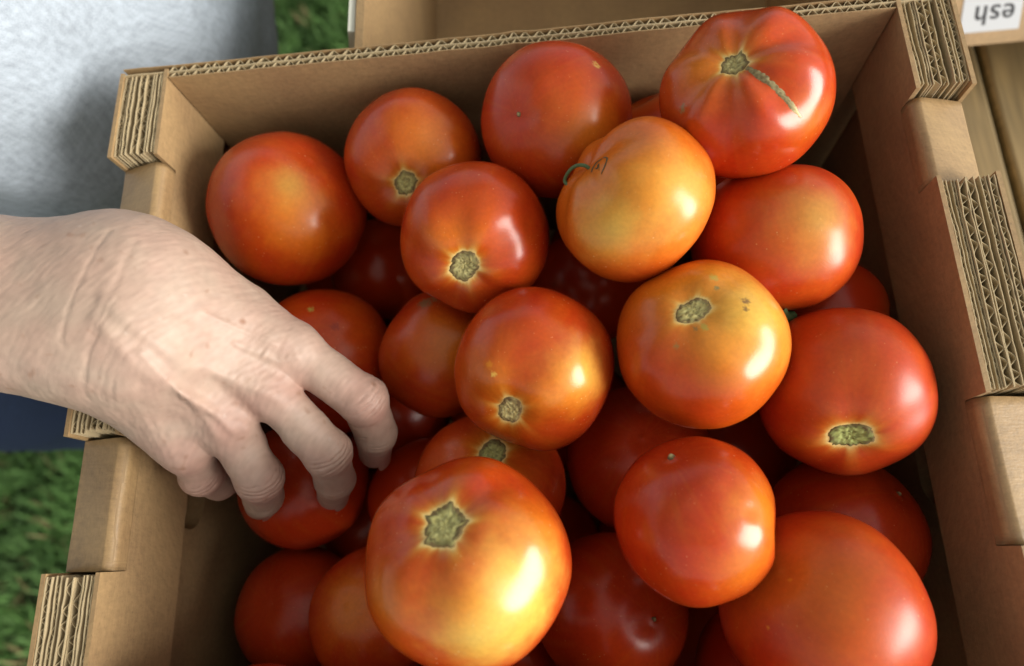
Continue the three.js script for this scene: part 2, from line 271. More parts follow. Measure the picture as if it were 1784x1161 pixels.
function tomato(spec) {
  const seed = ++tomatoSeed * 13.7, { p, R } = spec, r = rng(tomatoSeed * 977);
  const P = V(...p), view = CAM.clone().sub(P).normalize();
  const rt = RIGHT.clone().addScaledVector(view, -RIGHT.dot(view)).normalize(), up = view.clone().cross(rt);
  const dirOf = ([x, y]) => { const q = Math.min(0.995, Math.hypot(x, y)), k = Math.hypot(x, y) > 0.995 ? 0.995 / Math.hypot(x, y) : 1; return rt.clone().multiplyScalar(x * k).addScaledVector(up, -y * k).addScaledVector(view, Math.sqrt(1 - q * q)); };
  let axis = spec.stem ? dirOf(spec.stem) : spec.blossom ? dirOf(spec.blossom).negate() : spec.axisAt ? dirOf(spec.axisAt) : spec.axis ? V(...spec.axis).normalize() : V(r() - 0.5, r() - 0.5, r() - 0.5).normalize();
  const Q = new THREE.Quaternion().setFromUnitVectors(V(0, 1, 0), axis), QI = Q.clone().invert();
  const loc = (o) => dirOf(o).applyQuaternion(QI);
  const sq = spec.sq ?? 0.88, n = spec.lobes ?? 5, la = spec.la ?? 0.02, phase = spec.phase ?? r() * 6.28, dimple = spec.dimple ?? 0.125, lump = spec.lump ?? 0.02, flat = spec.pow ?? 2.25;
  const dents = (spec.dents ?? []).map(([o, w, d]) => ({ u: loc(o), w, d }));
  const stretch = spec.stretch ? { u: loc(spec.stretch[0]), k: spec.stretch[1] } : null;
  const rad = (u) => {
    const th = Math.acos(clamp(u.y, -1, 1)), ph = Math.atan2(u.z, u.x), s = Math.sin(th), c = Math.abs(u.y);
    let k = Math.pow(Math.pow(s, flat) + Math.pow(c / sq, flat), -1 / flat);
    k += la * Math.cos(n * ph + phase + 0.8 * noise(u.x * 2, u.z * 2, seed)) * Math.exp(-(((th - 0.62) / 0.55) ** 2)) * s * 1.4 + (spec.body ?? 0.4) * la * Math.cos(n * ph + phase) * s * s;
    k -= dimple * (Math.exp(-((th / 0.30) ** 2)) + 0.3 * la * 10 * Math.exp(-((th / 0.4) ** 2)) * Math.cos(n * ph + phase + 3.14) * s);
    const tb = Math.PI - th; k -= 0.035 * Math.exp(-((tb / 0.25) ** 2)) - 0.03 * Math.exp(-((tb / 0.06) ** 2)) * (spec.tip ?? 0.4);
    k += lump * (noise(u.x * 1.3 + seed, u.y * 1.3, u.z * 1.3) + 0.4 * noise(u.x * 2.9, u.y * 2.9 + seed, u.z * 2.9));
    for (const d of dents) { const a = Math.acos(clamp(u.dot(d.u), -1, 1)); k -= d.d * Math.exp(-((a / d.w) ** 2)); }
    if (stretch) k *= 1 + stretch.k * (u.dot(stretch.u) ** 2 - 0.33);
    return k * R;
  };
  const NU = spec.low ? 64 : 132, NV = spec.low ? 40 : 88, pos = [], nor = [], uv = [], idx = [];
  const U = (th, ph) => V(Math.sin(th) * Math.cos(ph), Math.cos(th), Math.sin(th) * Math.sin(ph));
  const pt = (th, ph) => { const u = U(th, ph); return u.multiplyScalar(rad(u)); };
  for (let j = 0; j <= NV; j++) for (let i = 0; i <= NU; i++) {
    const th = Math.PI * j / NV, ph = 2 * Math.PI * i / NU, q = pt(th, ph), e = 0.006, tt = clamp(th, 0.02, Math.PI - 0.02);
    const a = pt(tt + e, ph).sub(pt(tt - e, ph)), b = pt(tt, ph + e).sub(pt(tt, ph - e)), nn = b.cross(a).normalize();
    if (nn.dot(q) < 0) nn.negate();
    if (j === 0) nn.set(0, 1, 0); if (j === NV) nn.set(0, -1, 0);
    pos.push(q.x, q.y, q.z); nor.push(nn.x, nn.y, nn.z); uv.push(i / NU, 1 - j / NV);
  }
  for (let j = 0; j < NV; j++) for (let i = 0; i < NU; i++) { const a = j * (NU + 1) + i, b = a + NU + 1; idx.push(a, a + 1, b, a + 1, b + 1, b); }
  const g = new THREE.BufferGeometry(); g.setAttribute('position', new THREE.Float32BufferAttribute(pos, 3)); g.setAttribute('normal', new THREE.Float32BufferAttribute(nor, 3)); g.setAttribute('uv', new THREE.Float32BufferAttribute(uv, 2)); g.setIndex(idx);
  // pigment
  const base = PIG[spec.base ?? 'RED'], spots = (spec.spots ?? []).map(([o, w, k, c]) => ({ u: loc(o), w, k, c: PIG[c] })), scar = spec.scar ?? 0.22;
  const marks = (spec.marks ?? []).map(([o, w, c]) => ({ u: loc(o), w, c })), shoulder = spec.shoulder ?? 0.25, vary = spec.vary ?? 0.5;
  const el = spec.scarEl ?? 0.12, ea = r() * 3;
  const outline = (ph) => 1 + el * Math.cos(2 * ph + ea) + 0.10 * noise(Math.cos(ph) * 2.2, Math.sin(ph) * 2.2, seed + 5) + (spec.spiky ?? 0.06) * Math.max(0, Math.cos(5 * ph + phase)) ** 4 + 0.05 * noise(Math.cos(ph) * 9, Math.sin(ph) * 9, seed);
  const pigment = (u, fine) => {
    const th = Math.acos(clamp(u.y, -1, 1)), ph = Math.atan2(u.z, u.x);
    let c = base, f = fbm(u.x * 1.7 + seed, u.y * 1.7, u.z * 1.7, 3);
    c = mix3(c, ORANGE, clamp(vary * (0.35 + 1.3 * f)));
    c = mix3(c, AMBER, shoulder * Math.exp(-((th / 0.75) ** 2)) * (0.7 + f));
    const wob = 1 + 0.5 * fbm(u.x * 3.3, u.y * 3.3 + seed, u.z * 3.3, 3);
    for (const s of spots) { const a = Math.acos(clamp(u.dot(s.u), -1, 1)); c = mix3(c, s.c, clamp(s.k * Math.exp(-((a * wob / s.w) ** 2)))); }
    if (spec.stem || spec.scarOn) { const ray = scar * outline(ph), dd = Math.max(0, th - ray), len = 1 + 1.1 * Math.max(0, Math.cos(5 * ph + phase)) ** 2 + 0.9 * noise(Math.cos(ph) * 3.4, Math.sin(ph) * 3.4, seed); c = mix3(c, AMBER, 0.5 * Math.exp(-dd / (0.10 * len))); c = mix3(c, YELLOW, 0.85 * Math.exp(-dd / (0.028 * len))); c = mix3(c, CREAM, 0.45 * Math.exp(-dd / (0.012 * len))); }
    if (fine) {
      const grain = 1 + 0.10 * noise(u.x * 22, u.y * 22, u.z * 22) + 0.06 * noise(u.x * 60, u.y * 60, u.z * 60); c = [c[0] * grain, c[1] * grain, c[2] * grain];
      const st = noise(u.x * 5 + 9, Math.cos(ph) * 9, Math.sin(ph) * 9 + seed); c = mix3(c, AMBER, clamp(0.10 * st));
      const sp = noise(u.x * 95 + seed, u.y * 95, u.z * 95); if (sp > 0.62) c = mix3(c, CREAM, (sp - 0.62) * 2.4 * (noise(u.x * 3, u.y * 3 + seed, u.z * 3) > 0 ? 1 : 0.2));
      for (const m of marks) { const a = Math.acos(clamp(u.dot(m.u), -1, 1)); if (a < m.w * 2) { const k = sstep(m.w * 1.5, m.w * 0.4, a + m.w * 0.9 * noise(u.x * 40, u.y * 40, u.z * 40 + seed)); c = mix3(c, PIG[m.c] ?? m.c, k * 0.85); } }
    }
    return c;
  };
  let mat;
  const phys = { roughness: (spec.rough ?? 0.33) - 0.06, ior: 1.42, bumpMap: skinMicro, bumpScale: 0.00006 };
  if (spec.low) {
    const col = []; for (let k = 0; k < pos.length; k += 3) { const u = V(pos[k], pos[k + 1], pos[k + 2]).normalize(); col.push(...pigment(u, false)); }
    g.setAttribute('color', new THREE.Float32BufferAttribute(col, 3)); tomato.low ??= new THREE.MeshPhysicalMaterial({ vertexColors: true, ...phys }); mat = tomato.low;
  } else {
    const w = 512, h = 256;
    mat = new THREE.MeshPhysicalMaterial({ map: tex(w, h, (i, j) => { const c = pigment(U(Math.PI * (1 - (j + 0.5) / h), 2 * Math.PI * (i + 0.5) / w), true); return [s2(c[0]), s2(c[1]), s2(c[2])]; }, true), ...phys });
  }
  let root;
  const bits = spec.stem || spec.blossom || spec.extra;
  if (bits && !spec.low) { root = group('tomato', spec.label, 'tomato', spec.group); part('fruit', g, mat, root); }
  else { root = part('tomato', g, mat, scene); tag(root, spec.label, 'tomato', spec.group); }
  root.position.copy(P); root.quaternion.copy(Q);
  const disc = (size, outline, lift, colour, relief, name) => {   // a corky patch that follows the skin round the local +y or -y pole
    const s = size < 0 ? -1 : 1, rings = 12, seg = 48, ps = [], cs = [], id = [];
    for (let k = 0; k <= rings; k++) for (let i = 0; i < seg; i++) {
      const ph = 2 * Math.PI * i / seg, t = k / rings, th = Math.max(0.004, Math.abs(size) * outline(ph) * t), u = U(s > 0 ? th : Math.PI - th, ph);
      const q = u.clone().multiplyScalar(rad(u) + lift * (1 - t * t * t) - (k === rings ? 0.0004 : 0) + relief * (noise(q3(u.x), q3(u.y), q3(u.z)) + 0.4 * noise(q3(u.x) * 2.7, q3(u.y) * 2.7, q3(u.z) * 2.7)));
      ps.push(q.x, q.y, q.z); cs.push(...colour(t, ph, u));
    }
    function q3(v) { return v * 26 + seed; }
    for (let k = 0; k < rings; k++) for (let i = 0; i < seg; i++) { const a = k * seg + i, b = k * seg + (i + 1) % seg; s > 0 ? id.push(a, b, a + seg, b, b + seg, a + seg) : id.push(a, a + seg, b, b, a + seg, b + seg); }
    const dg = new THREE.BufferGeometry(); dg.setAttribute('position', new THREE.Float32BufferAttribute(ps, 3)); dg.setAttribute('color', new THREE.Float32BufferAttribute(cs, 3)); dg.setIndex(id); dg.computeVertexNormals();
    part(name, dg, scarMat, root);
  };
  if (spec.stem) {
    const green = spec.scarGreen ?? 0.4 * r(), tone = 0.75 + 0.4 * r();
    disc(scar, outline, 0.0011, (t, ph, u) => {
      const nn = fbm(u.x * 30 + seed, u.y * 30, u.z * 30, 2), n2 = noise(u.x * 75, u.y * 75 + seed, u.z * 75);
      let c = mix3([0.36, 0.28, 0.10], [0.30, 0.33, 0.09], green); c = mix3(c, mix3([0.54, 0.48, 0.22], [0.42, 0.47, 0.16], green), clamp(0.5 + 1.4 * nn));
      const rim = sstep(0.66, 0.9, t + 0.5 * nn + 0.12 * noise(Math.cos(ph) * 3, Math.sin(ph) * 3, seed)); c = mix3(c, [0.13, 0.075, 0.028], rim * 0.92);
      c = mix3(c, [0.09, 0.08, 0.03], clamp(1.6 * (n2 - 0.22))); const rg = 1 + 0.22 * Math.sin(t * 15 + 3 * nn); return [c[0] * tone * rg, c[1] * tone * rg, c[2] * tone * rg];
    }, 0.0007, 'stem_scar');
  }
  if (spec.blossom) disc(-(spec.tipSize ?? 0.035), (ph) => 1 + 0.5 * noise(Math.cos(ph) * 2, Math.sin(ph) * 2, seed), 0.0008, (t) => mix3([0.36, 0.30, 0.14], [0.10, 0.06, 0.02], sstep(0.2, 0.9, t)), 0.0004, 'blossom_scar');
  const onSkin = (o, lift) => { const u = loc(o); return u.multiplyScalar(rad(u) + lift); };
  if (spec.extra) spec.extra(root, onSkin, seed, rad);
  return root;
}
// a corky seam that follows the skin through the given points
function seam(root, onSkin, pts, width, lift, colours, name, seed, mat = corkMat) {
  const curve = new THREE.CatmullRomCurve3(pts.map((o) => onSkin(o, lift))), n = 60, m = 8, ps = [], cs = [], id = [];
  for (let i = 0; i <= n; i++) {
    const t = i / n, c = curve.getPoint(t), tan = curve.getTangent(t), nr = c.clone().normalize(), side = tan.clone().cross(nr).normalize();
    const w = width * Math.sin(Math.PI * clamp(0.12 + 0.83 * t)) ** 0.7 * (1 + 0.45 * noise(t * 14, seed, 1) + 0.3 * noise(t * 45, seed, 6));
    for (let k = 0; k <= m; k++) { const s = k / m * 2 - 1, q = c.clone().addScaledVector(side, s * w).addScaledVector(nr, 0.00035 * (1 - s * s) * (1 + 1.6 * noise(t * 40, s * 2, seed)) - 0.0006 * s * s); ps.push(q.x, q.y, q.z); const f = clamp(0.5 + noise(t * 30, s * 3, seed)); cs.push(...mix3(mix3(colours[0], colours[1], f), colours[2] ?? colours[1], sstep(0.72, 0.95, t))); }
  }
  for (let i = 0; i < n; i++) for (let k = 0; k < m; k++) { const a = i * (m + 1) + k, b = a + m + 1; id.push(a, b, a + 1, a + 1, b, b + 1); }
  const g = new THREE.BufferGeometry(); g.setAttribute('position', new THREE.Float32BufferAttribute(ps, 3)); g.setAttribute('color', new THREE.Float32BufferAttribute(cs, 3)); g.setIndex(id); g.computeVertexNormals();
  mat.side = THREE.DoubleSide; part(name, g, mat, root);
}
const CORK = [[0.13, 0.085, 0.035], [0.30, 0.25, 0.12]];
const heap = 'tomatoes heaped in the box', under = 'tomatoes half buried in the box';
const TOM = [
  { p: [0.0546, -0.052, 0.0616], R: 0.0462, label: 'smooth orange-red tomato with greenish blush in the box corner behind the hand', group: heap, axis: [-0.5, -0.6, 0.3], sq: 0.92, la: 0.008, spots: [[[0.08, -0.08], 0.42, 0.6, 'AMBER'], [[0.02, -0.3], 0.22, 0.45, 'OLIVE'], [[0.05, 0.25], 0.35, 0.4, 'AMBER']], vary: 0.5 },
  { p: [0.1348, -0.041, 0.0418], R: 0.0402, label: 'round red tomato by the back wall, brown stem scar half covered by its neighbour', group: heap, stem: [-0.16, 0.38], scar: 0.215, spots: [[[0.15, -0.35], 0.5, 0.55, 'AMBER'], [[-0.4, -0.1], 0.4, 0.4, 'ORANGE']], la: 0.018 },
  { p: [0.2198, -0.0167, 0.0397], R: 0.0412, label: 'red tomato against the back wall with a pale ring spot and a faint crease', group: heap, blossom: [-0.53, -0.1], sq: 0.9, la: 0.02, tip: 0.2, spots: [[[0.45, 0.1], 0.45, 0.6, 'AMBER'], [[0.2, -0.4], 0.4, 0.3, 'ORANGE']], marks: [[[0.47, -0.66], 0.045, 'YELLOW'], [[0.47, -0.66], 0.02, 'ORANGE']], dents: [[[-0.35, -0.05], 0.12, 0.012], [[-0.2, -0.25], 0.14, 0.012], [[-0.02, -0.42], 0.15, 0.01]], vary: 0.35 },
  { p: [0.3120, 0.0168, 0.0562], R: 0.0402, label: 'ribbed glossy red tomato with a long corky crack running from its stem scar', group: heap, stem: [-0.2, -0.47], scar: 0.19, scarEl: 0.1, spiky: 0.2, lobes: 6, la: 0.045, body: 0.1, dimple: 0.14, sq: 0.80, vary: 0.28, shoulder: 0.2, rough: 0.28, spots: [[[-0.6, -0.35], 0.4, 0.6, 'AMBER'], [[0.75, 0.25], 0.3, 0.5, 'AMBER']], marks: [[[-0.74, 0.16], 0.05, [0.25, 0.16, 0.05]]], dents: [[[0.2, -0.22], 0.13, 0.02], [[0.42, 0.0], 0.12, 0.014]], extra: (root, on, sd) => seam(root, on, [[0.0, -0.42], [0.14, -0.31], [0.3, -0.18], [0.44, -0.02], [0.56, 0.14], [0.64, 0.24]], 0.0026, 0.0001, [...CORK, [0.75, 0.62, 0.33]], 'growth_crack', sd) },
  { p: [0.256, 0.0049, 0.1027], R: 0.0405, label: 'pale orange oblong tomato with a curled green stem end and dark scribbled scars', group: heap, base: 'ORANGE', axisAt: [-0.74, -0.55], sq: 0.80, la: 0.03, dimple: 0.06, vary: 0.5, spots: [[[0.1, -0.1], 0.8, 0.75, 'AMBER'], [[0.55, -0.1], 0.5, 0.5, 'YELLOW'], [[-0.3, 0.3], 0.4, 0.55, 'YELLOW'], [[-0.2, 0.3], 0.16, 0.35, 'OLIVE'], [[0.1, 0.85], 0.35, 0.6, 'RED'], [[-0.1, -0.6], 0.2, 0.3, 'ORANGE']], dents: [[[-0.45, -0.72], 0.3, 0.04], [[-0.62, 0.2], 0.12, 0.015]],
    extra: (root, on, sd) => {
      const k = [[0.07, 0.055, 0.03], [0.12, 0.10, 0.05]];
      seam(root, on, [[-0.62, -0.42], [-0.6, -0.5], [-0.54, -0.57], [-0.47, -0.6]], 0.0006, 0.0001, k, 'scratch', sd);
      seam(root, on, [[-0.44, -0.6], [-0.36, -0.55], [-0.37, -0.44], [-0.42, -0.34]], 0.0006, 0.0001, k, 'scratch', sd + 3);
      seam(root, on, [[-0.55, -0.46], [-0.5, -0.44], [-0.49, -0.5], [-0.46, -0.4]], 0.0005, 0.0001, k, 'scratch', sd + 6);
      const c = new THREE.CatmullRomCurve3([on([-0.72, -0.52], -0.001), on([-0.74, -0.53], 0.002), on([-0.81, -0.5], 0.0036), on([-0.88, -0.42], 0.0032), on([-0.95, -0.28], 0.001), on([-0.93, -0.2], -0.002)]);
      part('stem', new THREE.TubeGeometry(c, 40, 0.0009, 10), greenMat, root);
    } },
  { p: [0.1738, -0.0183, 0.1051], R: 0.0394, label: 'shiny red tomato with an oval scar and yellow star, pushed against a second scarred one', group: heap, stem: [-0.17, 0.43], scar: 0.25, scarEl: 0.14, la: 0.024, lobes: 5, vary: 0.4, rough: 0.3, spots: [[[0.1, -0.25], 0.5, 0.4, 'ORANGE'], [[-0.35, 0.0], 0.3, 0.3, 'AMBER']] },
  { p: [0.3281, -0.026, 0.1145], R: 0.0418, label: 'large orange-red tomato with an olive-yellow band, wedged under the cracked one', group: heap, axis: [0.15, -0.45, 0.85], sq: 0.9, la: 0.012, vary: 0.5, rough: 0.36, spots: [[[0.42, -0.22], 0.36, 0.8, 'OLIVE'], [[0.5, 0.05], 0.3, 0.5, 'AMBER'], [[0.1, -0.2], 0.5, 0.5, 'ORANGE']], extra: (root, on) => { const g = new THREE.TubeGeometry(new THREE.CatmullRomCurve3([on([0.12, 0.86], -0.001), on([0.17, 0.92], 0.003), on([0.26, 0.95], 0.004)]), 12, 0.0028, 8); part('stem', g, greenMat, root); } },
  { p: [0.2822, -0.0081, 0.173], R: 0.0399, label: 'yellow-shouldered tomato with an oval brown scar and dark flecks', group: heap, base: 'ORANGE', stem: [-0.09, -0.46], scar: 0.215, scarEl: 0.2, la: 0.018, dimple: 0.09, sq: 0.86, vary: 0.35, shoulder: 0.75, rough: 0.3, spots: [[[0.55, -0.35], 0.6, 0.95, 'YELLOW'], [[0.75, 0.1], 0.4, 0.6, 'AMBER'], [[-0.2, -0.75], 0.5, 0.7, 'AMBER'], [[-0.5, 0.25], 0.6, 0.75, 'RED'], [[0.0, 0.7], 0.5, 0.75, 'RED'], [[0.2, 0.05], 0.35, 0.55, 'AMBER']],
    marks: [[[0.50, -0.49], 0.045, [0.16, 0.08, 0.03]], [[0.50, -0.40], 0.03, [0.18, 0.10, 0.03]], [[0.16, -0.80], 0.05, 'OLIVE'], [[0.2, -0.7], 0.03, [0.2, 0.2, 0.08]], [[0.06, -0.22], 0.045, 'OLIVE'], [[-0.06, -0.2], 0.03, [0.28, 0.17, 0.05]], [[-0.28, 0.02], 0.03, [0.3, 0.16, 0.04]]] },
  { p: [0.2021, -0.02, 0.1774], R: 0.0396, label: 'red tomato with a yellow flank and brown oval scar low on its side', group: heap, stem: [-0.32, 0.56], scar: 0.2, scarEl: 0.2, la: 0.028, lobes: 4, sq: 0.94, vary: 0.45, rough: 0.3, spots: [[[0.55, 0.05], 0.33, 0.75, 'YELLOW'], [[0.35, 0.2], 0.3, 0.5, 'AMBER'], [[0.5, 0.45], 0.25, 0.4, 'AMBER'], [[-0.5, 0.1], 0.3, 0.45, 'AMBER']], marks: [[[-0.5, -0.04], 0.035, 'AMBER'], [[-0.46, 0.07], 0.03, 'YELLOW']], dents: [[[0.75, -0.1], 0.25, 0.02]] },
  { p: [0.3524, -0.034, 0.1932], R: 0.0406, label: 'dull dark red tomato with a green stem scar, leaning on the side wall', group: heap, stem: [0.08, 0.6], scar: 0.24, scarEl: 0.2, scarGreen: 1, la: 0.012, sq: 0.92, vary: 0.35, shoulder: 0.05, rough: 0.42, spots: [[[0.05, -0.2], 0.55, 0.45, 'ORANGE']] },
  { p: [0.1455, -0.0715, 0.152], R: 0.0375, label: 'orange-red tomato tucked beneath two scarred tomatoes, corky patch on top', group: under, axis: [0.7, -0.2, 0.5], sq: 0.92, la: 0.01, vary: 0.45, spots: [[[0.1, -0.1], 0.5, 0.6, 'AMBER']], marks: [[[-0.25, -0.72], 0.1, [0.2, 0.12, 0.05]], [[-0.1, -0.78], 0.07, [0.25, 0.14, 0.05]]] },
  { p: [0.0690, -0.0885, 0.1490], R: 0.0450, label: 'red tomato directly under the palm and forefinger of the hand', group: under, axis: [-0.8, 0.2, 0.1], sq: 0.93, la: 0.008, vary: 0.5, marks: [[[-0.2, -0.68], 0.035, 'OLIVE'], [[0.1, -0.45], 0.05, [0.3, 0.03, 0.01]]], spots: [[[0.3, -0.4], 0.4, 0.35, 'ORANGE']] },
  { p: [0.1728, -0.0642, 0.231], R: 0.0408, label: 'red tomato with a greenish round scar, half under the big yellow-cheeked one', group: under, stem: [0.04, -0.52], scar: 0.235, scarGreen: 0.7, la: 0.012, vary: 0.4, shoulder: 0.3 },
  { p: [0.1722, 0.0064, 0.2681], R: 0.0440, label: 'biggest tomato, lumpy orange with a yellow cheek and ragged star-shaped stem scar', group: heap, base: 'RED', stem: [-0.25, -0.36], scar: 0.235, scarEl: 0.06, spiky: 0.2, phase: 0.6, lobes: 5, la: 0.024, pow: 2.08, dimple: 0.11, sq: 0.93, vary: 0.65, shoulder: 0.1, rough: 0.27, spots: [[[-0.4, -0.3], 0.55, 0.6, 'RED'], [[0.3, -0.6], 0.4, 0.4, 'RED'], [[0.5, 0.2], 0.42, 0.95, 'YELLOW'], [[0.15, 0.55], 0.42, 0.85, 'YELLOW'], [[0.1, 0.62], 0.2, 0.4, 'OLIVE'], [[0.6, -0.35], 0.35, 0.4, 'AMBER'], [[-0.1, 0.35], 0.3, 0.4, 'AMBER'], [[-0.1, 0.1], 0.25, 0.35, 'RED'], [[-0.7, 0.35], 0.3, 0.5, 'AMBER']], marks: [[[0.42, 0.3], 0.014, [0.2, 0.12, 0.05]]] },
  { p: [0.2716, -0.0068, 0.253], R: 0.0354, label: 'bright red pointed tomato with its blossom tip up and a pinched side', group: heap, blossom: [-0.24, -0.73], tip: 1.3, sq: 1.0, la: 0.01, pow: 2.1, vary: 0.25, rough: 0.27, tipSize: 0.05, spots: [[[0.75, -0.1], 0.4, 0.75, 'AMBER'], [[0.55, 0.5], 0.4, 0.5, 'AMBER']], dents: [[[0.985, 0.14], 0.24, 0.17], [[0.62, -0.1], 0.12, 0.02], [[0.4, -0.35], 0.14, 0.015]] },
  { p: [0.3256, -0.0295, 0.2936], R: 0.0432, label: 'large plain orange-red tomato beside the pointed one, near the front', group: heap, axis: [0.5, -0.6, 0.4], sq: 0.95, la: 0.008, vary: 0.5, rough: 0.42, spots: [[[-0.05, -0.3], 0.55, 0.4, 'AMBER'], [[0.4, 0.2], 0.5, 0.45, 'ORANGE']], stretch: [[0.7, -0.1], 0.05], marks: [[[-0.25, -0.3], 0.02, 'AMBER'], [[-0.5, 0.15], 0.02, 'AMBER']] },
  { p: [0.3613, -0.0923, 0.2595], R: 0.0412, label: 'deep red tomato against the side wall below the green-scarred one', group: under, blossom: [0.74, -0.5], vary: 0.15, sq: 0.94, la: 0.01, tip: 0.9 },
  { p: [0.2345, -0.1055, 0.2967], R: 0.0418, label: 'red tomato with a small blossom point, below the pointed tomato', group: under, blossom: [0.55, 0.12], tip: 0.9, vary: 0.2, sq: 0.95, la: 0.01, dents: [[[0.3, 0.2], 0.2, 0.012]] },
  { p: [0.0498, -0.1125, 0.2197], R: 0.0398, label: 'dark red tomato in the shade under the fingertips', group: under, axis: [0.2, -0.9, 0.2], vary: 0.1, la: 0.01 },
  { p: [0.0398, -0.1421, 0.2963], R: 0.0395, label: 'dark red tomato low by the side wall, in front of the fingers', group: under, axis: [0.2, -0.9, 0.2], vary: 0.15, la: 0.01 },
  { p: [0.1021, -0.0996, 0.2963], R: 0.0378, label: 'orange tomato partly hidden behind the biggest tomato', group: under, axis: [0.2, -0.9, 0.2], vary: 0.4, la: 0.012, spots: [[[-0.4, -0.1], 0.5, 0.6, 'AMBER']] },
  { p: [0.257, -0.105, 0.2143], R: 0.0428, label: 'shaded deep red tomato between the yellow-shouldered and the pointed tomato', group: under, axis: [0, -1, 0.2], vary: 0.1, la: 0.01 },
];
for (const t of TOM) tomato(t);
const hiddenLabel = 'dark red tomato mostly covered by the ones on top of it';
const peeking = ['dark red tomato in the gap below the blushed corner tomato', 'dark red tomato in the gap between the pale oblong one and the two below it', 'red tomato squeezed between the side wall and the olive-banded tomato', 'dark red tomato between the fingers and the biggest tomato', 'dark red tomato against the back wall behind the cracked one', 'dark red tomato deep between the two small-pointed tomatoes and the large plain one', 'dark red tomato deep between the yellow-shouldered and the green-scarred tomato', 'dark red tomato in the hollow beyond the tip of the forefinger'];
[[0.0882, -0.1373, 0.069, 0.036], [0.2338, -0.1296, 0.095, 0.038], [0.3642, -0.0854, 0.142, 0.0378], [0.1282, -0.1268, 0.2334, 0.0401], [0.281, -0.065, 0.0341, 0.0352], [0.2953, -0.1962, 0.3253, 0.0388], [0.3258, -0.174, 0.205, 0.039], [0.096, -0.155, 0.1699, 0.037],
  [0.2263, -0.1970, 0.1721, 0.0400], [0.1933, -0.1980, 0.2640, 0.0400], [0.1582, -0.1973, 0.0990, 0.0400], [0.1644, -0.1475, 0.3174, 0.0400], [0.3382, -0.1973, 0.0849, 0.0400], [0.3193, -0.1230, 0.3343, 0.0400], [0.2460, -0.1970, 0.0433, 0.0400], [0.3386, -0.1314, 0.0411, 0.0400], [0.0978, -0.1974, 0.3288, 0.0400], [0.0442, -0.1975, 0.1229, 0.0400], [0.0743, -0.1974, 0.2431, 0.0400], [0.1661, -0.1310, 0.0576, 0.0400], [0.2992, -0.1441, 0.1383, 0.0400], [0.0481, -0.1972, 0.0430, 0.0400], [0.3576, -0.1974, 0.2763, 0.0400], [0.1701, -0.1437, 0.1556, 0.0400], [0.2686, -0.2009, 0.2538, 0.0370], [0.1424, -0.2003, 0.2075, 0.0370], [0.1246, -0.1951, 0.0348, 0.0340]]
  .concat([[0.041, -0.008, 0.3545, 0.0345], [0.114, -0.002, 0.354, 0.0350], [0.188, -0.004, 0.354, 0.0355], [0.262, -0.012, 0.354, 0.035], [0.05, -0.074, 0.353, 0.0355], [0.15, -0.076, 0.353, 0.0355], [0.085, -0.125, 0.354, 0.0345]])
  .forEach(([x, y, z, R], i) => tomato({ p: [x, y, z], R, low: true, vary: 0.2, la: 0.008, sq: 0.95, lump: 0.012, label: peeking[i] ?? hiddenLabel, group: 'tomatoes covered by the top layer' }));

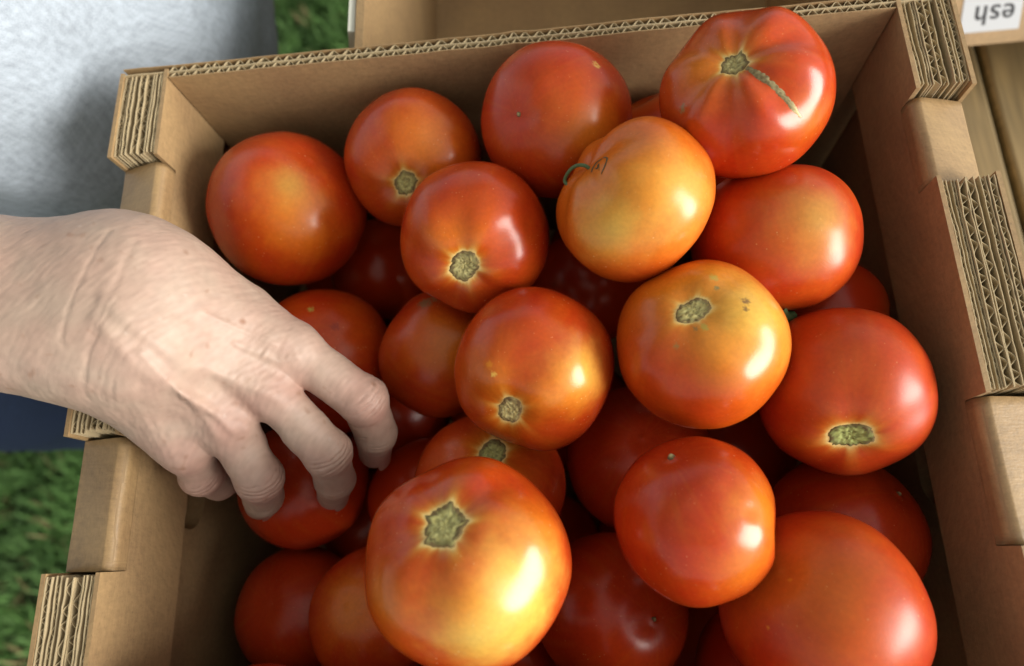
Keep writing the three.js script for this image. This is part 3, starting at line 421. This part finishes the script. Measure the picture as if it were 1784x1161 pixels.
// ---------------------------------------------------------------- the person reaching in
function surfaceNet(sdf, min, max, cell) {
  const B = 8, n = max.clone().sub(min).divideScalar(cell * B).ceil(), NX = n.x * B + 2, NY = n.y * B + 2, verts = [], cells = new Map(), signs = [], quads = [], p = V(0, 0, 0);
  const val = new Float32Array((B + 1) ** 3), reach = B * cell * 0.87 + 0.006;
  for (let bz = 0; bz < n.z; bz++) for (let by = 0; by < n.y; by++) for (let bx = 0; bx < n.x; bx++) {
    p.set(min.x + (bx + 0.5) * B * cell, min.y + (by + 0.5) * B * cell, min.z + (bz + 0.5) * B * cell);
    if (Math.abs(sdf(p, true)) > reach) continue;
    let q = 0; for (let k = 0; k <= B; k++) for (let j = 0; j <= B; j++) for (let i = 0; i <= B; i++) { p.set(min.x + (bx * B + i) * cell, min.y + (by * B + j) * cell, min.z + (bz * B + k) * cell); val[q++] = sdf(p); }
    const S = B + 1;
    for (let k = 0; k < B; k++) for (let j = 0; j < B; j++) for (let i = 0; i < B; i++) {
      let mask = 0; const o = (k * S + j) * S + i, c = [];
      for (let a = 0; a < 8; a++) { const v = val[o + (a & 1) + ((a >> 1) & 1) * S + (a >> 2) * S * S]; c.push(v); if (v < 0) mask |= 1 << a; }
      if (mask === 0 || mask === 255) continue;
      let sx = 0, sy = 0, sz = 0, m = 0;
      for (let a = 0; a < 8; a++) for (let bit = 1; bit < 8; bit <<= 1) { const b = a | bit; if (b === a || ((mask >> a) & 1) === ((mask >> b) & 1)) continue; const t = c[a] / (c[a] - c[b]); sx += (a & 1) + (bit === 1 ? t : 0); sy += ((a >> 1) & 1) + (bit === 2 ? t : 0); sz += (a >> 2) + (bit === 4 ? t : 0); m++; }
      const I = bx * B + i, J = by * B + j, K = bz * B + k, key = (K * NY + J) * NX + I;
      cells.set(key, verts.length / 3); signs.push(I, J, K, mask); verts.push(min.x + (I + sx / m) * cell, min.y + (J + sy / m) * cell, min.z + (K + sz / m) * cell);
    }
  }
  const get = (i, j, k) => cells.get((k * NY + j) * NX + i);
  for (let s = 0; s < signs.length; s += 4) {
    const [I, J, K, mask] = [signs[s], signs[s + 1], signs[s + 2], signs[s + 3]], a0 = mask & 1;
    for (let ax = 0; ax < 3; ax++) {
      const a1 = (mask >> (1 << ax)) & 1; if (a0 === a1) continue;
      const u = [0, 0, 0], v = [0, 0, 0]; u[(ax + 1) % 3] = 1; v[(ax + 2) % 3] = 1;
      const q = [get(I, J, K), get(I - u[0], J - u[1], K - u[2]), get(I - u[0] - v[0], J - u[1] - v[1], K - u[2] - v[2]), get(I - v[0], J - v[1], K - v[2])];
      if (q.includes(undefined)) continue;
      a0 ? quads.push(q[0], q[1], q[2], q[0], q[2], q[3]) : quads.push(q[0], q[2], q[1], q[0], q[3], q[2]);
    }
  }
  const nor = new Float32Array(verts.length), e = cell * 0.6;
  for (let i = 0; i < verts.length; i += 3) {
    const [x, y, z] = [verts[i], verts[i + 1], verts[i + 2]];
    const nx = sdf(p.set(x + e, y, z)) - sdf(p.set(x - e, y, z)), ny = sdf(p.set(x, y + e, z)) - sdf(p.set(x, y - e, z)), nz = sdf(p.set(x, y, z + e)) - sdf(p.set(x, y, z - e)), l = Math.hypot(nx, ny, nz) || 1;
    nor[i] = nx / l; nor[i + 1] = ny / l; nor[i + 2] = nz / l;
  }
  const g = new THREE.BufferGeometry(); g.setAttribute('position', new THREE.Float32BufferAttribute(verts, 3)); g.setAttribute('normal', new THREE.BufferAttribute(nor, 3)); g.setIndex(quads); return g;
}
const bone = (a, b, ra, rb) => { const d = b.clone().sub(a), l = d.lengthSq(); return (p) => { const x = p.x - a.x, y = p.y - a.y, z = p.z - a.z, h = clamp((x * d.x + y * d.y + z * d.z) / l); const u = x - d.x * h, v = y - d.y * h, w = z - d.z * h; return Math.sqrt(u * u + v * v + w * w) - (ra + (rb - ra) * h); }; };
const smin = (a, b, k) => { const h = Math.max(k - Math.abs(a - b), 0) / k; return Math.min(a, b) - h * h * k * 0.25; };
const person = group('person', 'person in a light grey shirt and blue jeans reaching bare-armed into the tomato box', 'person');
{
  // joints, read from the photograph; depths follow from the rim the arm passes over and the tomatoes the fingers touch
  const wristC = at(170, 535, 0.318), elbow = V(-0.27, 0.085, 0.135), shoulder = V(-0.33, 0.38, 0.07);
  const side = V(0, 0, 1);
  const F = {
    index: [at(512, 612, 0.3500), at(633, 697, 0.3580), at(655, 755, 0.3780), at(653, 788, 0.3980)],
    middle: [at(468, 682, 0.3450), at(570, 789, 0.3560), at(583, 835, 0.3790), at(580, 860, 0.4010)],
    ring: [at(394, 736, 0.3440), at(452, 834, 0.3570), at(459, 866, 0.3800), at(454, 879, 0.3980)],
    little: [at(325, 778, 0.3470), at(350, 828, 0.3640), at(380, 842, 0.3850), at(405, 836, 0.3980)],
  };
  const rads = { index: [0.0125, 0.0116, 0.0108, 0.0090], middle: [0.0122, 0.0112, 0.0105, 0.0088], ring: [0.0121, 0.0109, 0.0102, 0.0086], little: [0.0112, 0.0096, 0.0088, 0.0074] };
  const carp = { index: at(225, 495, 0.3215), middle: at(212, 535, 0.3195), ring: at(200, 575, 0.3205), little: at(190, 615, 0.3255) };
  const palm = [], K = 0.014;
  for (const f of Object.keys(F)) { palm.push(bone(carp[f], F[f][0], 0.0165, rads[f][0] * 1.02)); }
  // flesh of the palm below the metacarpals, ball of the thumb, heel of the hand
  palm.push(bone(at(230, 520, 0.335), at(455, 660, 0.362), 0.016, 0.0105), bone(at(215, 600, 0.338), at(360, 735, 0.360), 0.017, 0.0105));
  palm.push(bone(at(190, 618, 0.3320), at(300, 752, 0.3510), 0.0215, 0.0125));
  palm.push(bone(at(215, 452, 0.3270), at(418, 548, 0.3560), 0.0175, 0.0155));
  palm.push(bone(at(330, 500, 0.3400), at(490, 600, 0.3560), 0.0110, 0.0115));
  const thumb = [bone(at(418, 548, 0.3580), at(500, 612, 0.3800), 0.0130, 0.0115), bone(at(500, 612, 0.3800), at(560, 640, 0.3860), 0.0115, 0.0090)];
  const fore = [];
  const along = elbow.clone().sub(wristC);
  const off = (t, s, y) => wristC.clone().addScaledVector(along, t).add(V(0, y, s));
  fore.push(bone(off(-0.06, -0.0125, -0.002), off(0.3, -0.014, 0), 0.0255, 0.0275), bone(off(-0.06, 0.0145, -0.002), off(0.3, 0.012, 0), 0.0245, 0.0285));
  fore.push(bone(off(0.3, -0.014, 0), off(1, -0.012, 0), 0.0275, 0.040), bone(off(0.3, 0.012, 0), off(1, 0.012, 0), 0.0285, 0.040));
  fore.push(bone(elbow, shoulder, 0.044, 0.058));
  const chains = Object.keys(F).map((f) => { const j = F[f], r = rads[f]; return { f, j, b: [bone(j[0], j[1], r[0], r[1]), bone(j[1], j[2], r[1], r[2]), bone(j[2], j[3], r[2], r[3])] }; });
  // creases: polylines in plan, grooves on the upper side only
  const px = (pts, Z) => pts.map(([x, y]) => at(x, y, Z));
  const grooves = [
    [px([[163, 388], [155, 430], [143, 480], [128, 540], [118, 600]], 0.292), 0.0010, 0.0011], [px([[210, 400], [205, 450], [196, 500], [178, 570], [150, 640], [122, 684]], 0.292), 0.0009, 0.0013],
    [px([[205, 520], [178, 590], [140, 660]], 0.292), 0.0007, 0.0008], [px([[240, 560], [200, 620], [160, 672]], 0.295), 0.0006, 0.0009], [px([[268, 575], [222, 640], [180, 690]], 0.297), 0.0005, 0.0008], [px([[225, 610], [190, 660], [165, 690]], 0.297), 0.0005, 0.0007],
  ];
  const ridges = [
    [px([[340, 535], [430, 568]], 0.305), 0.00025, 0.0011], [px([[270, 520], [400, 600], [470, 650]], 0.315), -0.0005, 0.004], [px([[250, 560], [340, 640], [450, 680]], 0.315), 0.0011, 0.0035], [px([[240, 590], [310, 680], [388, 735]], 0.315), 0.0012, 0.0035],
    [px([[345, 640], [385, 690], [430, 735]], 0.315), -0.0010, 0.0034], [px([[300, 640], [330, 690], [370, 740]], 0.315), 0.0010, 0.0022], [px([[395, 590], [450, 610], [480, 600]], 0.315), 0.0006, 0.002], [px([[340, 700], [352, 750]], 0.32), 0.0008, 0.0025],
  ];
  const segD = (p, pts) => { let m = 9; for (let i = 0; i < pts.length - 1; i++) { const a = pts[i], b = pts[i + 1], dx = b.x - a.x, dz = b.z - a.z, h = clamp(((p.x - a.x) * dx + (p.z - a.z) * dz) / (dx * dx + dz * dz)); const ux = p.x - a.x - dx * h, uz = p.z - a.z - dz * h; m = Math.min(m, ux * ux + uz * uz); } return Math.sqrt(m); };
  const knuckles = chains.map(({ j, f }) => { const ax = j[2].clone().sub(j[0]).normalize(), mid = j[0].clone().add(j[2]).multiplyScalar(0.5); const dor = j[1].clone().sub(mid); dor.addScaledVector(ax, -dor.dot(ax)).normalize(); return { c: j[1], ax, dor, lat: ax.clone().cross(dor), w: rads[f][1] }; });
  const dips = chains.map(({ j, f }) => { const ax = j[3].clone().sub(j[1]).normalize(), mid = j[1].clone().add(j[3]).multiplyScalar(0.5); const dor = j[2].clone().sub(mid); dor.addScaledVector(ax, -dor.dot(ax)).normalize(); return { c: j[2], ax, dor, lat: ax.clone().cross(dor), w: rads[f][2], small: 0.6 }; });
  const creaseSets = [...knuckles, ...dips];
  const mcp = Object.values(F).map((j) => j[0]);
  const sdf = (p, rough) => {
    let d = 9; for (const b of fore) d = smin(d, b(p), 0.016);
    let h = 9; for (const b of palm) h = smin(h, b(p), K);
    d = smin(d, h, 0.026);
    let all = d;
    for (const c of chains) { const gx = p.x - c.j[1].x, gy = p.y - c.j[1].y, gz = p.z - c.j[1].z; if (gx * gx + gy * gy + gz * gz > 0.0064) continue; let f = 9; for (const b of c.b) f = smin(f, b(p), 0.003); const ux = p.x - c.j[1].x, uy = p.y - c.j[1].y, uz = p.z - c.j[1].z, kn = Math.sqrt(ux * ux + uy * uy + uz * uz) - rads[c.f][1] * 1.01; f = smin(f, kn, 0.004); all = Math.min(all, smin(d, f, 0.005)); }
    let t = 9; for (const b of thumb) t = smin(t, b(p), 0.004); d = smin(all, t, 0.004);
    if (rough || Math.abs(d) > 0.0042 || p.x < -0.12) return d;
    // relief: creases, tendons, veins, skin grain
    let e = 0;
    for (const k of creaseSets) {
      const x = p.x - k.c.x, y = p.y - k.c.y, z = p.z - k.c.z; if (x * x + y * y + z * z > 0.0004) continue;
      const s = x * k.ax.x + y * k.ax.y + z * k.ax.z, q = x * k.dor.x + y * k.dor.y + z * k.dor.z, w = x * k.lat.x + y * k.lat.y + z * k.lat.z; if (q < 0) continue;
      const fade = sstep(0, 0.006, q) * sstep(0.014, 0.004, Math.abs(s)), sc = k.small ?? 1;
      for (const [o, a] of [[-0.0052, 0.5], [-0.0026, 0.9], [-0.0002, 1], [0.0022, 0.9], [0.005, 0.5]]) { const u = (s - o - 0.12 * w * w / k.w * Math.sign(o || 1) - 0.0007 * noise(w * 260, o * 900, 3)) / 0.00060; e += 0.00058 * (0.7 + 0.9 * noise(w * 420, o * 700, 8)) * a * sc * fade * Math.exp(-u * u); }
    }
    const up = sstep(0, 0.006, p.y - 0.0) ;
    for (const [pts, dep, wd] of grooves) { let s = segD(p, pts); if (s > 0.006) continue; s += 0.0008 * noise(p.x * 160, 1, p.z * 160); e += dep * 0.30 * Math.exp(-((s / wd) ** 2)); }
    for (const [pts, hi, wd] of ridges) { const s = segD(p, pts); if (s < wd * 3) e -= hi * Math.exp(-((s / wd) ** 2)); }
    for (const m of mcp) { const lx = p.x - m.x, lz = p.z - m.z, l = Math.sqrt(lx * lx + lz * lz); if (l < 0.018) { e -= 0.0010 * Math.exp(-((l / 0.007) ** 2)) * up; e += 0.00028 * noise(p.x * 420 + p.z * 200, p.y * 200, p.z * 260) * Math.exp(-((l / 0.010) ** 2)); } }
    e += 0.0004 * noise(p.x * 90, p.y * 90, p.z * 90) + 0.00012 * noise((p.x + p.z) * 420, p.y * 200, (p.z - p.x) * 130);
    return d + e;
  };
  const hand = surfaceNet(sdf, V(-0.10, -0.13, 0.06), V(0.18, 0.11, 0.28), 0.0008);
  const upper = surfaceNet((p) => sdf(p, true) + 0.0004, V(-0.42, -0.02, -0.02), V(-0.098, 0.46, 0.24), 0.004);
  const arm = mergeGeometries([hand, upper]);
    // neck and head, above the picture
  const hc = V(-0.23, 0.60, -0.13), head = [bone(hc.clone().add(V(-0.09, -0.2, 0)), hc.clone().add(V(-0.03, -0.06, 0)), 0.058, 0.055), bone(hc.clone().add(V(-0.02, 0.03, 0)), hc.clone().add(V(0.03, -0.06, 0)), 0.085, 0.05), bone(hc.clone().add(V(0.075, -0.01, 0)), hc.clone().add(V(0.095, -0.04, 0)), 0.010, 0.013), bone(hc.clone().add(V(-0.02, -0.01, -0.08)), hc.clone().add(V(-0.02, -0.04, -0.08)), 0.016, 0.01), bone(hc.clone().add(V(-0.02, -0.01, 0.08)), hc.clone().add(V(-0.02, -0.04, 0.08)), 0.016, 0.01)];
  const headG = surfaceNet((p) => { let d = 9; for (const b of head) d = smin(d, b(p), 0.025); return d; }, V(-0.42, 0.34, -0.28), V(-0.06, 0.76, 0.02), 0.006);
  const skin = mergeGeometries([arm, headG]);
  const P = skin.attributes.position, N = skin.attributes.normal, col = new Float32Array(P.count * 3), uv = new Float32Array(P.count * 2), p = V(0, 0, 0);
  for (let i = 0; i < P.count; i++) {
    p.fromBufferAttribute(P, i);
    let c = [0.375, 0.268, 0.208];
    const blot = fbm(p.x * 45, p.y * 45, p.z * 45, 3), fine = noise(p.x * 330, p.y * 330, p.z * 330), fr = noise(p.x * 210 + 5, p.y * 210, p.z * 210);
    c = mix3(c, [0.41, 0.235, 0.19], clamp(0.25 + 0.9 * blot) * 0.55); c = mix3(c, [0.43, 0.335, 0.265], clamp(-0.9 * blot) * 0.6);
    let red = 0; for (const m of mcp) red = Math.max(red, Math.exp(-((p.distanceTo(m) / 0.017) ** 2)) * 0.55); for (const k of knuckles) red = Math.max(red, Math.exp(-((p.distanceTo(k.c) / 0.014) ** 2)) * 0.6); for (const f of Object.values(F)) red = Math.max(red, Math.exp(-((p.distanceTo(f[3]) / 0.016) ** 2)) * 0.5);
    c = mix3(c, [0.40, 0.165, 0.135], clamp(red * (0.75 + 0.6 * blot)));
    const hair = noise((p.x * 0.8 + p.z * 0.6) * 700, p.y * 60, (p.z * 0.8 - p.x * 0.6) * 130), k = 1 + 0.08 * fine + 0.11 * hair; c = c.map((v) => v * k);
    if (fr > 0.5) c = mix3(c, [0.24, 0.12, 0.07], (fr - 0.5) * 2.2);
    if (fr < -0.66) c = mix3(c, [0.58, 0.48, 0.42], (-fr - 0.66) * 2);
    col.set(c, i * 3); uv[i * 2] = p.x; uv[i * 2 + 1] = p.z + 0.6 * p.y;
  }
  skin.setAttribute('color', new THREE.BufferAttribute(col, 3)); skin.setAttribute('uv', new THREE.BufferAttribute(uv, 2));
  const rs = rng(77), lines = tex(512, 512, (i, j) => { const a = tileN(i + j, j - i, 512, 22, 9, 2), b = tileN(i, j, 512, 16, 30, 6), c = Math.abs(a) * 1.2, d = Math.abs(b); const v = 0.55 + 0.35 * Math.min(1, c * 2) * Math.min(1, d * 2.4) - 0.2 + 0.15 * (rs() - 0.5); return [v, v, v]; }, false, 0.035);
  const skinMat = new THREE.MeshPhysicalMaterial({ vertexColors: true, roughness: 0.52, bumpMap: lines, bumpScale: 0.00013, sheen: 0.15, sheenRoughness: 0.5, sheenColor: rgb(0.9, 0.75, 0.65) });
  const body = part('body', skin, skinMat, person);
  // nails
  const nailMat = new THREE.MeshPhysicalMaterial({ color: rgb(0.42, 0.27, 0.215), roughness: 0.35 });
  for (const { j, f } of chains) {
    const ax = j[3].clone().sub(j[2]).normalize(), dor = j[2].clone().sub(j[1].clone().add(j[3]).multiplyScalar(0.5)); dor.addScaledVector(ax, -dor.dot(ax)).normalize();
    const lat = ax.clone().cross(dor), r = rads[f][3], ps = [], id = [], n = 10;
    for (let a = 0; a <= n; a++) for (let b = 0; b <= n; b++) { const s = a / n * 2 - 1, t = b / n * 2 - 1, q = Math.sqrt(1 - s * s * 0.5) , w = t * 0.66 * q; const c = j[3].clone().addScaledVector(ax, (s * 0.62 + 0.16) * r).addScaledVector(dor, r * (Math.cos(w) * 1.0 + 0.03)).addScaledVector(lat, r * Math.sin(w)); ps.push(c.x, c.y, c.z); }
    for (let a = 0; a < n; a++) for (let b = 0; b < n; b++) { const k = a * (n + 1) + b; id.push(k, k + 1, k + n + 1, k + 1, k + n + 2, k + n + 1); }
    const g = new THREE.BufferGeometry(); g.setAttribute('position', new THREE.Float32BufferAttribute(ps, 3)); g.setIndex(id); g.computeVertexNormals(); nailMat.side = THREE.DoubleSide; part('fingernail', g, nailMat, body);
  }
  // clothes
  const clothMap = tex(512, 512, (i, j) => { const k = 1 + 0.12 * tileN(i, j, 512, 60, 26, 3) + 0.10 * tileN(i, j, 512, 24, 50, 8) + 0.12 * (rs() - 0.5) + 0.16 * tileN(i, j, 512, 9, 4, 1) + 0.14 * tileN(i, j, 512, 4, 8, 5); return [s2(0.35 * k), s2(0.395 * k), s2(0.455 * k)]; }, true, 0.16);
  const shirtMat = new THREE.MeshPhysicalMaterial({ map: clothMap, roughness: 0.95, sheen: 0.2, sheenRoughness: 0.8, side: THREE.DoubleSide });
  const rings = [[-0.33, -0.315, -0.14, 0.155, 0.185], [-0.27, -0.275, -0.15, 0.180, 0.20], [-0.18, -0.235, -0.155, 0.210, 0.212], [-0.08, -0.222, -0.155, 0.215, 0.215], [0.02, -0.232, -0.15, 0.205, 0.212], [0.12, -0.255, -0.145, 0.185, 0.205], [0.24, -0.285, -0.14, 0.155, 0.205], [0.34, -0.305, -0.13, 0.130, 0.20], [0.41, -0.315, -0.13, 0.095, 0.155], [0.445, -0.318, -0.13, 0.065, 0.075]];
  const ring = (y) => { let i = 0; while (i < rings.length - 2 && rings[i + 1][0] < y) i++; const a = rings[i], b = rings[i + 1], t = clamp((y - a[0]) / (b[0] - a[0])), s = t * t * (3 - 2 * t) * 0.5 + t * 0.5; return a.map((v, k) => v + (b[k] - v) * s); };
  const ps = [], us = [], id = [], NH = 110, NA = 160;
  for (let j = 0; j <= NH; j++) for (let i = 0; i <= NA; i++) {
    const y = -0.33 + 0.775 * j / NH, a = 2 * Math.PI * i / NA, [, cx, cz, ax, az] = ring(y), ca = Math.cos(a), sa = Math.sin(a);
    const f = 1 + 0.025 * noise(ca * 2.2, y * 9 + sa * 2.4, sa * 2.2) + 0.034 * noise(ca * 4 + y * 12, y * 9, sa * 4 - y * 9) * sstep(0.4, 0.1, y) + 0.008 * noise(ca * 11 + y * 25, y * 9, sa * 11);
    ps.push(cx + ax * f * Math.sign(ca) * Math.abs(ca) ** 0.9, y + 0.01 * noise(ca * 2, 1, sa * 2), cz + az * f * Math.sign(sa) * Math.abs(sa) ** 0.9); us.push(a * 0.2, y);
  }
  for (let j = 0; j < NH; j++) for (let i = 0; i < NA; i++) { const a = j * (NA + 1) + i, b = a + NA + 1; id.push(a, b, a + 1, a + 1, b, b + 1); }
  const tg = new THREE.BufferGeometry(); tg.setAttribute('position', new THREE.Float32BufferAttribute(ps, 3)); tg.setAttribute('uv', new THREE.Float32BufferAttribute(us, 2)); tg.setIndex(id); tg.computeVertexNormals();
  const sleeve = new THREE.CylinderGeometry(0.072, 0.066, 0.2, 48, 12, true); { const d = shoulder.clone().sub(elbow).normalize(); sleeve.applyQuaternion(new THREE.Quaternion().setFromUnitVectors(V(0, 1, 0), d)); const m = elbow.clone().lerp(shoulder, 0.72); sleeve.translate(m.x, m.y, m.z); }
  part('shirt', mergeGeometries([tg, sleeve]), shirtMat, person);
  const denim = tex(256, 256, (i, j) => { const k = 1 + 0.2 * tileN(i + j, j, 256, 40, 40, 3) + 0.2 * (rs() - 0.5) + 0.15 * tileN(i, j, 256, 4, 4, 7); return [s2(0.022 * k), s2(0.04 * k), s2(0.10 * k)]; }, true, 0.1);
  const legs = [];
  for (const z of [0.03, -0.31]) legs.push(bone(V(-0.37, -0.36, z * 0.8), V(-0.40, -0.62, z), 0.125, 0.085), bone(V(-0.40, -0.62, z), V(-0.43, GROUND + 0.05, z), 0.085, 0.062));
  legs.push(bone(V(-0.35, -0.30, 0.0), V(-0.35, -0.30, -0.28), 0.125, 0.125));
  const jg = surfaceNet((p) => { let d = 9; for (const b of legs) d = smin(d, b(p), 0.03); return Math.max(d, GROUND + 0.035 - p.y) + 0.004 * noise(p.x * 14, p.y * 22, p.z * 14); }, V(-0.62, GROUND, -0.55), V(-0.15, -0.1, 0.25), 0.008);
  part('jeans', boxUV(jg), new THREE.MeshStandardMaterial({ map: denim, roughness: 0.9 }), person);
  for (const z of [0.03, -0.31]) { const b = bone(V(-0.46, GROUND + 0.045, z), V(-0.27, GROUND + 0.035, z), 0.044, 0.036); part('shoe', surfaceNet((p) => Math.max(b(p), GROUND + 0.002 - p.y), V(-0.56, GROUND - 0.02, z - 0.08), V(-0.16, GROUND + 0.12, z + 0.08), 0.006), new THREE.MeshStandardMaterial({ color: rgb(0.06, 0.045, 0.035), roughness: 0.6 }), person); }
  const hg = surfaceNet((p) => { let d = bone(hc.clone().add(V(-0.03, 0.04, 0)), hc.clone().add(V(-0.05, -0.02, 0)), 0.094, 0.088)(p) + 0.003 * noise(p.x * 60, p.y * 60, p.z * 60); return Math.max(d, (p.x - hc.x) - 0.02 - 0.6 * (p.y - hc.y)); }, V(-0.42, 0.45, -0.28), V(-0.08, 0.78, 0.02), 0.005);
  part('hair', hg, new THREE.MeshStandardMaterial({ color: rgb(0.06, 0.04, 0.025), roughness: 0.7 }), person);
}

scene.traverse((o) => { if (o.isMesh) { o.castShadow = true; o.receiveShadow = true; } });
renderer.render(scene, camera);
